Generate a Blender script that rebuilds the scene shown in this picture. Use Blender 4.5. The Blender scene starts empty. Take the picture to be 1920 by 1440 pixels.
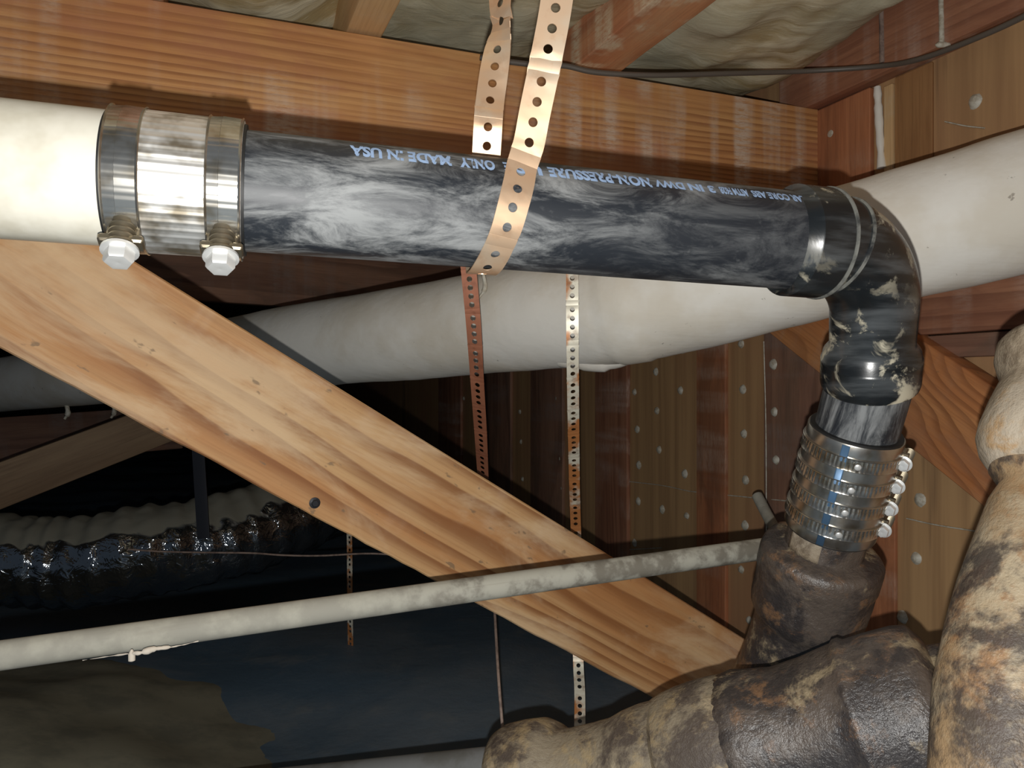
import bpy, math, random
from mathutils import Vector, Matrix, noise
PI = math.pi
random.seed(7)
S = bpy.context.scene
COL = S.collection

# ---------------------------------------------------------------- camera, light, exposure
F = 1450.0
CAM_Z = 0.665
cam = bpy.data.cameras.new('camera'); co = bpy.data.objects.new('camera', cam); COL.objects.link(co)
co.location = (0, 0, CAM_Z); co.rotation_euler = (PI/2, 0, 0)
cam.lens = F/1920*36; cam.sensor_width = 36; cam.clip_start = 0.01; cam.clip_end = 60
S.camera = co
W = bpy.data.worlds.new('world'); S.world = W; W.use_nodes = True
W.node_tree.nodes['Background'].inputs[0].default_value = (0.62, 0.78, 1.0, 1)
W.node_tree.nodes['Background'].inputs[1].default_value = 0.11
fl = bpy.data.lights.new('phone_flash', 'POINT'); flo = bpy.data.objects.new('phone_flash', fl); COL.objects.link(flo)
flo.location = (-0.004, 0.0, CAM_Z-0.030)          # the phone's flash sits just below its lens
fl.energy = 26; fl.shadow_soft_size = 0.0035; fl.color = (1.0, 0.985, 0.95)
S.view_settings.view_transform = 'Standard'; S.view_settings.look = 'None'
S.view_settings.exposure = 0.0; S.view_settings.gamma = 1.0; S.view_settings.use_curve_mapping = False

# ---------------------------------------------------------------- helpers
def at(x, y, d):                                   # photo direction and distance -> place in the crawl space
    return Vector(((x-960)/F*d, d, CAM_Z+(720-y)/F*d))
def srgb(r, g, b):
    f = lambda c: (c/255/12.92) if c/255 <= .04045 else ((c/255+.055)/1.055)**2.4
    return (f(r), f(g), f(b), 1)
WN = Vector((0.929, 0.370, 0)); WC = 1.117         # panelled wall: WN . p = WC
WD = Vector((-0.370, 0.929, 0))                    # runs away to the left
BU = Vector((0.929, 0.370, 0))                     # main beam direction
def on_wall(x, y, off=0.0):
    v = Vector(((x-960)/F, 1, (720-y)/F))
    t = (WC-off)/WN.dot(v)
    return Vector((0, 0, CAM_Z))+v*t

class MB:
    def __init__(s): s.v = []; s.f = []
    def add(s, vs, fs):
        o = len(s.v); s.v += [tuple(v) for v in vs]; s.f += [tuple(i+o for i in f) for f in fs]; return s
    def build(s, name, mat, parent=None, smooth=True, mw=None, angle=40):
        me = bpy.data.meshes.new(name); me.from_pydata(s.v, [], s.f); me.validate(); me.update()
        o = bpy.data.objects.new(name, me); COL.objects.link(o)
        if mat: me.materials.append(mat)
        if smooth:
            for p in me.polygons: p.use_smooth = True
            me.set_sharp_from_angle(angle=math.radians(angle))
        if mw is not None: o.matrix_world = mw
        if parent is not None:
            o.parent = parent
            o.matrix_parent_inverse = parent.matrix_world.inverted() if parent.type == 'EMPTY' or True else Matrix()
        return o

def tag(o, label, cat, group=None, kind=None):
    if label: o['label'] = label
    if cat: o['category'] = cat
    if group: o['group'] = group
    if kind: o['kind'] = kind
    return o
def empty(name, loc, label=None, cat=None, group=None, kind=None):
    o = bpy.data.objects.new(name, None); COL.objects.link(o); o.empty_display_size = .02
    o.matrix_world = Matrix.Translation(loc)
    return tag(o, label, cat, group, kind)
def frame(p0, p1, up=Vector((0, 0, 1))):           # matrix: x along p0->p1, z close to up
    x = (p1-p0).normalized(); y = up.cross(x).normalized(); z = x.cross(y)
    m = Matrix((x, y, z)).transposed().to_4x4(); m.translation = p0; return m
def box(mb, x0, x1, y0, y1, z0, z1, b=0.0):
    if b <= 0:
        v = [(x, y, z) for x in (x0, x1) for y in (y0, y1) for z in (z0, z1)]
        return mb.add(v, [(0, 1, 3, 2), (4, 6, 7, 5), (0, 4, 5, 1), (2, 3, 7, 6), (0, 2, 6, 4), (1, 5, 7, 3)])
    prof = []
    for (cy, cz, a0) in ((y1-b, z1-b, 0), (y0+b, z1-b, 90), (y0+b, z0+b, 180), (y1-b, z0+b, 270)):
        for k in range(4):
            a = math.radians(a0+k*30); prof.append((cy+b*math.cos(a), cz+b*math.sin(a)))
    n = len(prof); vs = []; fs = []
    xs = [x0, x0+b] + [x0+b+(x1-x0-2*b)*i/8 for i in range(1, 8)] + [x1-b, x1]
    cy, cz = (y0+y1)/2, (z0+z1)/2
    for i, x in enumerate(xs):
        k = 1.0 if 0 < i < len(xs)-1 else 0
        for (py, pz) in prof:
            if k: vs.append((x, py, pz))
            else: vs.append((x, cy+(py-cy)*(1-b/(y1-y0)*1.2), cz+(pz-cz)*(1-b/(z1-z0)*1.2)))
    for i in range(len(xs)-1):
        for j in range(n):
            fs.append((i*n+j, (i+1)*n+j, (i+1)*n+(j+1) % n, i*n+(j+1) % n))
    fs.append(tuple(range(n))); fs.append(tuple((len(xs)-1)*n+j for j in reversed(range(n))))
    return mb.add(vs, fs)
def board(name, mat, p0, p1, width, thick, up=Vector((0, 0, 1)), b=0.0025, parent=None, rough=0.0, anchor=0.0):
    """plank: x along p0->p1, width along z (anchor 0: centred), thickness along y"""
    m = frame(p0, p1, up); L = (p1-p0).length
    mb = MB(); box(mb, 0, L, -thick/2, thick/2, -width/2+anchor*width, width/2+anchor*width, b)
    if rough:
        mb.v = [(x, y+rough*.4*noise.noise((x*9, y*40, z*12)), z+rough*noise.noise((x*7, y*30, z*3))) for x, y, z in mb.v]
    return mb.build(name, mat, parent, True, m, 30)

def smooth_path(pts, n=8):
    out = []
    P = [pts[0]*2-pts[1]]+list(pts)+[pts[-1]*2-pts[-2]]
    for i in range(1, len(P)-2):
        for k in range(n):
            t = k/n; a, b_, c, d = P[i-1], P[i], P[i+1], P[i+2]
            out.append(0.5*((2*b_)+(c-a)*t+(2*a-5*b_+4*c-d)*t*t+(3*b_-a-3*c+d)*t**3))
    out.append(pts[-1].copy()); return out
def tube(mb, pts, radii, n=24, caps=True, disp=None):
    if not hasattr(radii, '__len__'): radii = [radii]*len(pts)
    T = []
    for i in range(len(pts)):
        a = pts[max(0, i-1)]; b = pts[min(len(pts)-1, i+1)]
        T.append((b-a).normalized() if (b-a).length > 1e-9 else (T[-1] if T else Vector((1, 0, 0))))
    up = Vector((0, 0, 1)) if abs(T[0].z) < .9 else Vector((0, -1, 0))
    U = (up-T[0]*up.dot(T[0])).normalized(); vs = []; fs = []
    for i, p in enumerate(pts):
        U = (U-T[i]*U.dot(T[i])).normalized(); V = T[i].cross(U)
        for j in range(n):
            a = 2*PI*j/n; r = radii[i]; dv = U*math.cos(a)+V*math.sin(a)
            q = p+dv*r
            if disp: q = q+dv*disp(q, i, j)
            vs.append(q)
    for i in range(len(pts)-1):
        for j in range(n):
            fs.append((i*n+j, i*n+(j+1) % n, (i+1)*n+(j+1) % n, (i+1)*n+j))
    if caps:
        fs.append(tuple(reversed(range(n)))); fs.append(tuple((len(pts)-1)*n+j for j in range(n)))
    return mb.add(vs, fs)
def local_tube(name, mat, p0, p1, prof, n=48, parent=None, up=Vector((0, 0, 1)), disp=None, angle=40):
    """lathe along x: prof = [(x, r)...] in a frame from p0 to p1"""
    m = frame(p0, p1, up); mb = MB(); vs = []; fs = []
    for (x, r) in prof:
        for j in range(n):
            a = 2*PI*j/n; rr = r+(disp(x, a) if disp else 0)
            vs.append((x, rr*math.sin(a), rr*math.cos(a)))
    k = len(prof)
    for i in range(k-1):
        for j in range(n):
            fs.append((i*n+j, (i+1)*n+j, (i+1)*n+(j+1) % n, i*n+(j+1) % n))
    fs.append(tuple(range(n))); fs.append(tuple((k-1)*n+j for j in reversed(range(n))))
    mb.add(vs, fs); return mb.build(name, mat, parent, True, m, angle)

# ---------------------------------------------------------------- materials
class NT:
    def __init__(s, name):
        s.m = bpy.data.materials.new(name); s.m.use_nodes = True; s.t = s.m.node_tree
        s.b = s.t.nodes['Principled BSDF']; s.tc = s.t.nodes.new('ShaderNodeTexCoord')
        s.oi = s.t.nodes.new('ShaderNodeObjectInfo')
        a = s.t.nodes.new('ShaderNodeVectorMath'); a.operation = 'SCALE'; a.inputs[0].default_value = (7.3, 3.1, 5.7)
        s.t.links.new(s.oi.outputs['Random'], a.inputs['Scale'])
        c = s.t.nodes.new('ShaderNodeVectorMath'); c.operation = 'ADD'
        s.t.links.new(s.tc.outputs['Object'], c.inputs[0]); s.t.links.new(a.outputs[0], c.inputs[1])
        s.rand = c.outputs[0]; s.obj = s.tc.outputs['Object']
    def L(s, a, b): s.t.links.new(a, b)
    def map(s, scale, src=None, loc=(0, 0, 0), rot=(0, 0, 0)):
        n = s.t.nodes.new('ShaderNodeMapping'); n.inputs['Scale'].default_value = scale
        n.inputs['Location'].default_value = loc; n.inputs['Rotation'].default_value = rot
        s.L(src or s.rand, n.inputs[0]); return n.outputs[0]
    def noise(s, scale, vec, detail=4, rough=.55, dist=0):
        n = s.t.nodes.new('ShaderNodeTexNoise'); n.inputs['Scale'].default_value = scale
        n.inputs['Detail'].default_value = detail; n.inputs['Roughness'].default_value = rough; n.inputs['Distortion'].default_value = dist
        s.L(vec, n.inputs['Vector']); return n.outputs[0]
    def math(s, op, a, b=None, c=None, clamp=False):
        n = s.t.nodes.new('ShaderNodeMath'); n.operation = op; n.use_clamp = clamp
        for i, v in enumerate((a, b, c)):
            if v is None: continue
            if isinstance(v, (int, float)): n.inputs[i].default_value = v
            else: s.L(v, n.inputs[i])
        return n.outputs[0]
    def step(s, v, lo, hi):
        n = s.t.nodes.new('ShaderNodeMapRange'); n.interpolation_type = 'SMOOTHSTEP'
        n.inputs[1].default_value = lo; n.inputs[2].default_value = hi; s.L(v, n.inputs[0]); return n.outputs[0]
    def mix(s, f, a, b, mode='MIX'):
        n = s.t.nodes.new('ShaderNodeMix'); n.data_type = 'RGBA'; n.blend_type = mode
        for i, v in ((0, f), (6, a), (7, b)):
            if isinstance(v, (int, float)): n.inputs[i].default_value = v
            elif isinstance(v, tuple): n.inputs[i].default_value = v
            else: s.L(v, n.inputs[i])
        return n.outputs[2]
    def sep(s, v):
        n = s.t.nodes.new('ShaderNodeSeparateXYZ'); s.L(v, n.inputs[0]); return n.outputs
    def color(s, c):
        if isinstance(c, tuple): s.b.inputs['Base Color'].default_value = c
        else: s.L(c, s.b.inputs['Base Color'])
    def rough(s, r):
        if isinstance(r, (int, float)): s.b.inputs['Roughness'].default_value = r
        else: s.L(r, s.b.inputs['Roughness'])
    def bump(s, h, strength=.3, dist=.002, prev=None):
        n = s.t.nodes.new('ShaderNodeBump'); n.inputs['Strength'].default_value = strength; n.inputs['Distance'].default_value = dist
        s.L(h, n.inputs['Height'])
        if prev is not None: s.L(prev, n.inputs['Normal'])
        s.L(n.outputs[0], s.b.inputs['Normal']); return n.outputs[0]

def wood(name, light, mid, dark, rings=9, ringscale=(1.0, 9, 9), grain=.5, dust=0.0, dustcol=None, stain=None, stain_amt=0.5, knots=0.0, bump=.25, spec=.3, lin=0, k=1.0):
    n = NT(name)
    light, mid, dark = [tuple(v*k for v in c[:3])+(1,) for c in (light, mid, dark)]
    base = n.noise(1, n.map(ringscale), 1.5, .35, .2)
    warp = n.noise(1, n.map((4, 30, 30)), 2)
    z = n.sep(n.rand)[2]
    r = n.math('ADD', n.math('MULTIPLY', base, rings), n.math('ADD', n.math('MULTIPLY', z, lin), n.math('MULTIPLY', warp, .5)))
    r = n.math('FRACT', r)
    line = n.math('MULTIPLY', n.step(r, .25, .92), n.math('SUBTRACT', 1.0, n.step(r, .92, 1.0)))
    fade = n.noise(1, n.map((1.3, 7, 7), loc=(7, 7, 7)), 2)
    line = n.math('MULTIPLY', line, n.math('MULTIPLY_ADD', n.step(fade, .35, .62), .8, .2))
    soft = n.noise(1, n.map((2.2, 16, 16)), 4, .6)
    fib = n.noise(1, n.map((7, 240, 240)), 4, .65)
    c = n.mix(n.step(soft, .34, .66), light, mid)
    c = n.mix(n.math('MULTIPLY', line, grain), c, dark)
    c = n.mix(n.math('MULTIPLY', n.step(fib, .42, .75), .30), c, dark)
    if stain:
        st = n.noise(1, n.map((3.0, 7, 9), loc=(4, 2, 9)), 6, .65, .5)
        c = n.mix(n.math('MULTIPLY', n.step(st, .46, .64), stain_amt), c, stain)
    if knots:
        kn = n.noise(1, n.map((30, 55, 55), loc=(1, 8, 3)), 3, .6)
        c = n.mix(n.math('MULTIPLY', n.step(kn, .66, .72), knots), c, srgb(120, 100, 78))
    if dust:
        dn = n.noise(1, n.map((20, 20, 1.6)), 3, .5)
        dn2 = n.noise(1, n.map((2.4, 5, 4), loc=(3, 3, 3)), 3, .6)
        fine = n.noise(1, n.map((40, 200, 200)), 4, .75)
        f = n.math('MULTIPLY', n.math('MULTIPLY', n.step(dn, .44, .66), n.step(dn2, .38, .60)), n.step(fine, .25, .62))
        c = n.mix(n.math('MULTIPLY', f, dust), c, dustcol or srgb(190, 170, 150))
    n.color(c); n.rough(.62); n.b.inputs['Specular IOR Level'].default_value = spec
    h = n.math('ADD', n.math('MULTIPLY', line, -.7), n.math('MULTIPLY', fib, .8))
    n.bump(h, bump, .0015)
    return n.m
M = {}
M['beam'] = wood('beam_wood', srgb(220, 166, 108), srgb(202, 142, 88), srgb(126, 72, 42), 8, (.5, 4, 9), .58, .9, srgb(212, 192, 172), srgb(178, 118, 88), .6, lin=88, k=.92)
M['brace'] = wood('brace_wood', srgb(220, 176, 124), srgb(204, 146, 92), srgb(138, 82, 42), 8, (.9, 4, 7), .75, .25, srgb(225, 205, 180), srgb(220, 192, 154), .6, .7, lin=34, k=.80)
M['redwood'] = wood('red_wood', srgb(178, 128, 98), srgb(158, 108, 82), srgb(100, 62, 48), 9, (.5, 6, 9), .5, .8, srgb(190, 165, 150), srgb(130, 84, 66), .5, lin=30)
M['darkwood'] = wood('dark_wood', srgb(164, 124, 100), srgb(142, 104, 86), srgb(92, 64, 54), 7, (.6, 6, 9), .5, .5, srgb(150, 135, 128), srgb(104, 88, 74), .5)
M['stud'] = wood('stud_wood', srgb(196, 132, 92), srgb(170, 108, 74), srgb(100, 56, 40), 7, (.7, 6, 9), .4, .5, srgb(190, 165, 145), srgb(120, 84, 62), .6)
M['wallbrace'] = wood('wall_brace_wood', srgb(208, 146, 94), srgb(190, 122, 74), srgb(104, 56, 34), 16, (3.0, 4, 6), .55, .3, None, srgb(176, 126, 92), .6, .6, lin=30)
M['pale'] = wood('pale_wood', srgb(226, 192, 142), srgb(210, 172, 124), srgb(160, 118, 80), 6, (.8, 6, 8), .3, .3, srgb(210, 200, 175))
M['joist'] = wood('joist_wood', srgb(214, 152, 108), srgb(188, 120, 84), srgb(128, 74, 50), 6, (1.2, 9, 9), .4, 1.0, srgb(222, 200, 168), srgb(204, 170, 130), .55)
M['greywood'] = wood('grey_wood', srgb(176, 148, 116), srgb(154, 126, 98), srgb(104, 82, 62), 6, (1, 9, 9), .3)
M['brownwood'] = wood('brown_wood', srgb(176, 132, 88), srgb(150, 108, 70), srgb(104, 72, 46), 6, (1, 9, 9), .3)

def ply():
    n = NT('plywood')
    g = n.noise(1, n.map((40, 40, 1.2)), 4, .6)
    big = n.noise(1, n.map((2.2, 2.2, 1.1)), 3)
    c = n.mix(n.step(g, .35, .7), srgb(190, 152, 108), srgb(166, 130, 92))
    c = n.mix(n.math('MULTIPLY', n.step(big, .42, .62), .7), c, srgb(178, 130, 96))
    s_ = n.noise(1, n.map((9, 9, .5), loc=(2, 2, 2)), 5, .7)
    c = n.mix(n.math('MULTIPLY', n.step(s_, .58, .70), .65), c, srgb(94, 72, 58))
    n.color(c); n.rough(.6); n.bump(g, .15, .001); return n.m
M['ply'] = ply()
def flat(name, c, rough=.6, metal=0, c2=None, sc=20, bumpv=0, spec=.5, lo=.4, hi=.65):
    n = NT(name)
    t = n.noise(sc, n.rand, 5, .65)
    if c2: n.color(n.mix(n.step(t, lo, hi), c, c2))
    else: n.color(c)
    n.rough(rough); n.b.inputs['Metallic'].default_value = metal; n.b.inputs['Specular IOR Level'].default_value = spec
    if bumpv: n.bump(t, bumpv, .002)
    return n.m
def abs_mat():
    n = NT('abs_plastic')
    s1 = n.noise(1, n.map((13, 42, 42)), 8, .72, .6)
    s2 = n.noise(1, n.map((4, 9, 9), loc=(5, 1, 2)), 3)
    s3 = n.noise(1, n.map((60, 80, 80)), 3, .6)
    f = n.math('MULTIPLY', n.step(s1, .40, .66), n.math('MULTIPLY_ADD', n.step(s2, .35, .62), .75, .25))
    f = n.math('ADD', f, n.math('MULTIPLY', n.step(s3, .6, .75), .18), clamp=True)
    c = n.mix(n.math('MULTIPLY', f, .9), srgb(34, 38, 44), srgb(146, 148, 148))
    n.color(c); n.rough(n.math('MULTIPLY_ADD', f, .3, .46)); n.bump(s1, .08, .001); return n.m
M['abs'] = abs_mat()
def fit_mat():
    n = NT('abs_fitting')
    s1 = n.noise(22, n.rand, 5, .65, .8)
    s2 = n.noise(1, n.map((9, 9, 60)), 4)
    s3 = n.noise(7, n.rand, 2)
    f = n.math('MULTIPLY', n.step(s1, .53, .62), n.step(s3, .43, .58))
    g = n.math('MULTIPLY', n.step(s2, .40, .70), .40)
    c = n.mix(g, srgb(28, 31, 33), srgb(120, 124, 126)); c = n.mix(f, c, srgb(196, 188, 165))
    n.color(c); n.rough(n.math('MULTIPLY_ADD', f, .4, .25)); n.bump(s1, .12, .002); return n.m
M['fit'] = fit_mat()
M['ridge'] = flat('cement_ridge', srgb(120, 120, 114), .5, 0, srgb(40, 42, 44), 40)
M['pvc'] = flat('pvc_white', srgb(222, 218, 204), .30, 0, srgb(196, 190, 172), 9)
M['ink'] = flat('print_ink', srgb(150, 176, 212), .5)
def duct_mat():
    n = NT('duct_wrap')
    s1 = n.noise(1, n.map((1.5, 70, 70)), 3)
    s2 = n.noise(6, n.rand, 5, .6)
    s3 = n.noise(70, n.rand, 3, .6)
    c = n.mix(n.step(s2, .4, .65), srgb(236, 233, 224), srgb(222, 215, 200))
    c = n.mix(n.math('MULTIPLY', n.step(s3, .70, .76), .6), c, srgb(110, 98, 84))
    n.color(c); n.rough(.7)
    b = n.bump(s1, .25, .002); n.bump(s2, .3, .01, b); return n.m
M['duct'] = duct_mat()
def strap_mat(name, a, b_, c_, lo=.45, hi=.6, rough=.42, metal=.55):
    n = NT(name); t = n.noise(14, n.rand, 4, .6); t2 = n.noise(60, n.rand, 4, .6)
    c = n.mix(n.step(t, lo, hi), a, b_); c = n.mix(n.math('MULTIPLY', n.step(t2, .52, .7), .5), c, c_)
    n.color(c); n.rough(rough); n.b.inputs['Metallic'].default_value = metal; return n.m
M['copper'] = strap_mat('copper_strap', srgb(244, 208, 172), srgb(242, 216, 186), srgb(226, 182, 144), .45, .6, .42, .75)
M['copper_dull'] = strap_mat('copper_strap_dull', srgb(170, 110, 82), srgb(158, 100, 74), srgb(120, 72, 52), .45, .6, .55, .3)
M['rustzinc'] = strap_mat('rusty_zinc_strap', srgb(196, 130, 78), srgb(232, 226, 206), srgb(120, 74, 44), .44, .54, .4, .2)
def galv():
    n = NT('galvanised_steel'); t = n.noise(26, n.rand, 5, .6); t2 = n.noise(1, n.map((6, 120, 120)), 4)
    t3 = n.noise(4, n.rand, 3)
    c = n.mix(n.step(t, .38, .62), srgb(168, 165, 152), srgb(150, 147, 136))
    c = n.mix(n.math('MULTIPLY', n.step(t2, .55, .75), .3), c, srgb(120, 112, 98))
    sx = n.sep(n.obj)[0]
    f = n.math('MULTIPLY', n.step(t, .45, .6), n.step(sx, .55, .72))
    c = n.mix(n.math('MULTIPLY', f, .55), c, srgb(84, 74, 60))
    n.color(c); n.rough(.75); n.b.inputs['Specular IOR Level'].default_value = .2; n.bump(t, .15, .001); return n.m
M['galv'] = galv()
def steel(name, rough=.24, ribs=False, tint=(200, 198, 190)):
    n = NT(name); t = n.noise(1, n.map((40, 40, 40)), 3)
    n.color(n.mix(n.step(t, .4, .7), srgb(*tint), srgb(150, 140, 122)))
    n.b.inputs['Metallic'].default_value = .92; n.rough(rough)
    n.bump(t, .06, .001); return n.m
M['greypipe'] = flat('grey_pipe', srgb(128, 130, 130), .7, 0, srgb(108, 108, 104), 12, spec=.2)
M['steel'] = steel('stainless_steel', .24, tint=(190, 188, 182)); M['steel_shield'] = steel('stainless_shield', .54, tint=(235, 233, 228))
M['steel_smooth'] = steel('stainless_smooth', .26, tint=(190, 188, 182))
M['steel_dark'] = steel('stainless_worn', .4, tint=(150, 140, 120))
M['zinc'] = flat('zinc_bright', srgb(225, 225, 222), .35, .5)
M['darkbolt'] = flat('dark_bolt', srgb(50, 50, 54), .3, .5)
M['blue'] = flat('blue_film', srgb(84, 116, 148), .4, .3)
M['rubber'] = flat('black_rubber', srgb(24, 24, 24), .6)
def iron(name, cols, th, spec=.5, rough=.42, sc=1.0):
    n = NT(name)
    a = n.noise(9*sc, n.rand, 6, .68, .6); b = n.noise(17*sc, n.map((1, 1, 1), loc=(5, 5, 5)), 6, .7, .4); d = n.noise(150, n.rand, 3, .7)
    w = n.noise(55*sc, n.map((1, 1, 1), loc=(2, 7, 5)), 5, .75)
    jit = n.math('MULTIPLY', n.math('SUBTRACT', w, .5), .22)
    c = n.mix(n.step(n.math('ADD', a, jit), th[0], th[0]+.16), cols[0], cols[1])
    c = n.mix(n.math('MULTIPLY', n.step(n.math('ADD', b, jit), th[1], th[1]+.14), .85), c, cols[2])
    b2 = n.noise(12*sc, n.map((1, 1, 1), loc=(9, 1, 5)), 6, .7, .4)
    c = n.mix(n.math('MULTIPLY', n.step(n.math('ADD', b2, jit), th[2], th[2]+.13), .9), c, cols[3])
    c = n.mix(n.math('MULTIPLY', n.step(d, .5, .8), .4), c, cols[1])
    n.color(c); n.b.inputs['Specular IOR Level'].default_value = spec
    n.rough(n.math('MULTIPLY_ADD', w, .5, rough-.2))
    h = n.math('ADD', n.math('MULTIPLY', d, .6), n.math('MULTIPLY', b, .8)); bb = n.bump(h, .55, .0025); n.bump(w, .7, .003, bb); return n.m
M['iron_dark'] = iron('cast_iron_dark', (srgb(52, 47, 46), srgb(88, 78, 70), srgb(126, 94, 66), srgb(156, 140, 112)), (.44, .55, .555), .8, .36, 1.3)
M['iron_mid'] = iron('cast_iron_mid', (srgb(84, 74, 66), srgb(140, 128, 108), srgb(160, 140, 106), srgb(178, 160, 130)), (.40, .50, .56), .4, .5, 1.2)
M['iron_pale'] = iron('cast_iron_pale', (srgb(146, 122, 92), srgb(160, 146, 122), srgb(140, 104, 70), srgb(56, 50, 48)), (.42, .50, .47), .4, .5, .9)
M['iron_hub'] = iron('cast_iron_hub', (srgb(150, 136, 116), srgb(172, 160, 142), srgb(164, 130, 88), srgb(96, 82, 66)), (.43, .56, .56), .35, .55, .9)
def plastic_ground():
    n = NT('vapour_barrier'); a = n.noise(2.2, n.rand, 5, .6, .5); b = n.noise(9, n.rand, 5, .65)
    c = n.mix(n.step(a, .42, .68), srgb(84, 106, 124), srgb(112, 124, 134)); c = n.mix(n.math('MULTIPLY', n.step(b, .52, .75), .4), c, srgb(140, 142, 140))
    n.color(c); n.rough(.55); n.bump(b, .4, .01); return n.m
M['barrier'] = plastic_ground()
M['soil'] = flat('dry_soil', srgb(140, 136, 118), .9, 0, srgb(118, 116, 102), 8, .5, .2)
M['dust'] = flat('dusty_plastic', srgb(112, 110, 98), .85, 0, srgb(98, 96, 86), 5, .2, .2)
M['concrete'] = flat('far_concrete', srgb(70, 66, 62), .9, 0, srgb(50, 46, 44), 3, .3, .2)
def foil():
    n = NT('crinkled_plastic')
    a = n.noise(30, n.rand, 3, .6, .6); d = n.noise(7, n.rand, 3)
    at_ = n.t.nodes.new('ShaderNodeAttribute'); at_.attribute_name = 'dust'
    f = n.math('MULTIPLY_ADD', n.math('SUBTRACT', d, .5), .5, at_.outputs['Fac']); f = n.step(f, .52, .60)
    n.color(n.mix(f, srgb(122, 126, 130), srgb(122, 120, 108)))
    n.L(n.math('MULTIPLY_ADD', f, -.95, .95), n.b.inputs['Metallic']); n.rough(n.math('MULTIPLY_ADD', f, .78, .10))
    b = n.bump(d, .3, .02)
    n.bump(n.math('MULTIPLY', a, n.math('SUBTRACT', 1.0, n.math('MULTIPLY', f, .9))), 1.0, .007, b); return n.m
M['foil'] = foil()
def batt():
    n = NT('fibreglass_batt')
    a = n.noise(1, n.map((7, 22, 10), rot=(0, 0, .7)), 6, .6, .8); b = n.noise(3, n.rand, 4)
    f = n.noise(1, n.map((40, 180, 40), rot=(0, 0, .5)), 4, .7)
    c = n.mix(n.step(a, .35, .65), srgb(178, 156, 112), srgb(228, 216, 184)); c = n.mix(n.math('MULTIPLY', n.step(b, .42, .60), .7), c, srgb(190, 188, 164))
    c = n.mix(n.math('MULTIPLY', n.step(f, .55, .75), .4), c, srgb(225, 218, 195))
    n.color(c); n.rough(.85); n.b.inputs['Specular IOR Level'].default_value = .3; n.bump(a, .35, .012); return n.m
M['batt'] = batt()
M['caulk'] = flat('white_caulk', srgb(236, 232, 222), .5)
M['nail'] = flat('nail_dab', srgb(206, 202, 188), .5, 0, srgb(170, 160, 140), 90)
M['cable'] = flat('grey_cable', srgb(96, 88, 80), .45)
M['wire'] = flat('old_wire', srgb(150, 130, 118), .6, 0, srgb(110, 92, 84), 60)
M['cobweb'] = flat('cobweb', srgb(200, 190, 175), .9)

# ---------------------------------------------------------------- setting
def grid_surface(name, mat, x0, x1, y0, y1, nx, ny, zf, kind, label=None, cat=None):
    mb = MB(); vs = [(x0+(x1-x0)*i/nx, y0+(y1-y0)*j/ny, 0) for i in range(nx+1) for j in range(ny+1)]
    vs = [(x, y, zf(x, y)) for x, y, _ in vs]
    fs = [(i*(ny+1)+j, (i+1)*(ny+1)+j, (i+1)*(ny+1)+j+1, i*(ny+1)+j+1) for i in range(nx) for j in range(ny)]
    mb.add(vs, fs); o = mb.build(name, mat, None, True); o['kind'] = kind
    if label: tag(o, label, cat)
    return o
def floor_z(x, y):
    return .035*noise.noise((x*1.3, y*1.3, 1))+.02*noise.noise((x*3.1, y*3.6, 4))-.02
grid_surface('floor', M['barrier'], -6, 3, -1, 9, 130, 130, floor_z, 'structure')
# panelled wall and the far walls of the crawl space
wp = WN*WC
def wall_pt(t, z, off=0): p = wp-WN*off+WD*t; return Vector((p.x, p.y, z))
m = Matrix((WD, WN, Vector((0, 0, 1)))).transposed().to_4x4(); m.translation = (wp.x, wp.y, 0)
mb = MB(); box(mb, -1.6, 8, 0, .02, -.1, 1.36)
wall = mb.build('wall_right', M['ply'], None, False, m); wall['kind'] = 'structure'
mb = MB(); box(mb, -6, 3, 8.9, 9.0, -.1, 1.36); o = mb.build('wall_back', M['concrete'], None, False); o['kind'] = 'structure'
mb = MB(); box(mb, -6.1, -6, .3, 9, -.1, 1.36); o = mb.build('wall_left', M['concrete'], None, False); o['kind'] = 'structure'
mb = MB(); box(mb, -6, 3, .3, 9, 1.36, 1.38); o = mb.build('ceiling', M['greywood'], None, False); o['kind'] = 'structure'

def wall_t(px):                                     # photo column -> distance along the wall
    p = on_wall(px, 720); return (p-Vector((wp.x, wp.y, CAM_Z))).dot(WD)
def wpoint(px, z, off=0):
    p = wall_pt(wall_t(px), z, off); return p
def tub(name, mat, pts, r, parent=None, n=12, sm=6, disp=None, angle=60):
    c = sum(pts, Vector())/len(pts); q = smooth_path([p-c for p in pts], sm)
    mb = MB(); tube(mb, q, r if not hasattr(r, '__len__') else [r[min(len(r)-1, int(i/len(q)*len(r)))] for i in range(len(q))], n, True, disp)
    return mb.build(name, mat, parent, True, Matrix.Translation(c), angle)

# insulation batts between the joists
def batt_z(x, y):
    return CAM_Z+.590+.030*noise.noise((x*4, y*3, 2))+.016*noise.noise((x*11+y*4, y*9, 7))+.006*noise.noise((x*30, y*30, 1))

# ---------------------------------------------------------------- timber
Zb = CAM_Z+(720-205)/F*1.5                          # top of the main beam
p0 = at(0, -48, 1.0); p1 = at(1535, 205, 1.5); dirb = (p1-p0).normalized()
top0 = p0-dirb*.9
bm = board('floor_beam', M['beam'], top0-Vector((0, 0, .1))+Vector((-.37, .93, 0))*.02, p1-Vector((0, 0, .1))+Vector((-.37, .93, 0))*.02, .2, .04, b=.002)
tag(bm, 'long orange-brown timber beam running behind and above the black pipe, with white dust streaks', 'beam')

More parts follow.
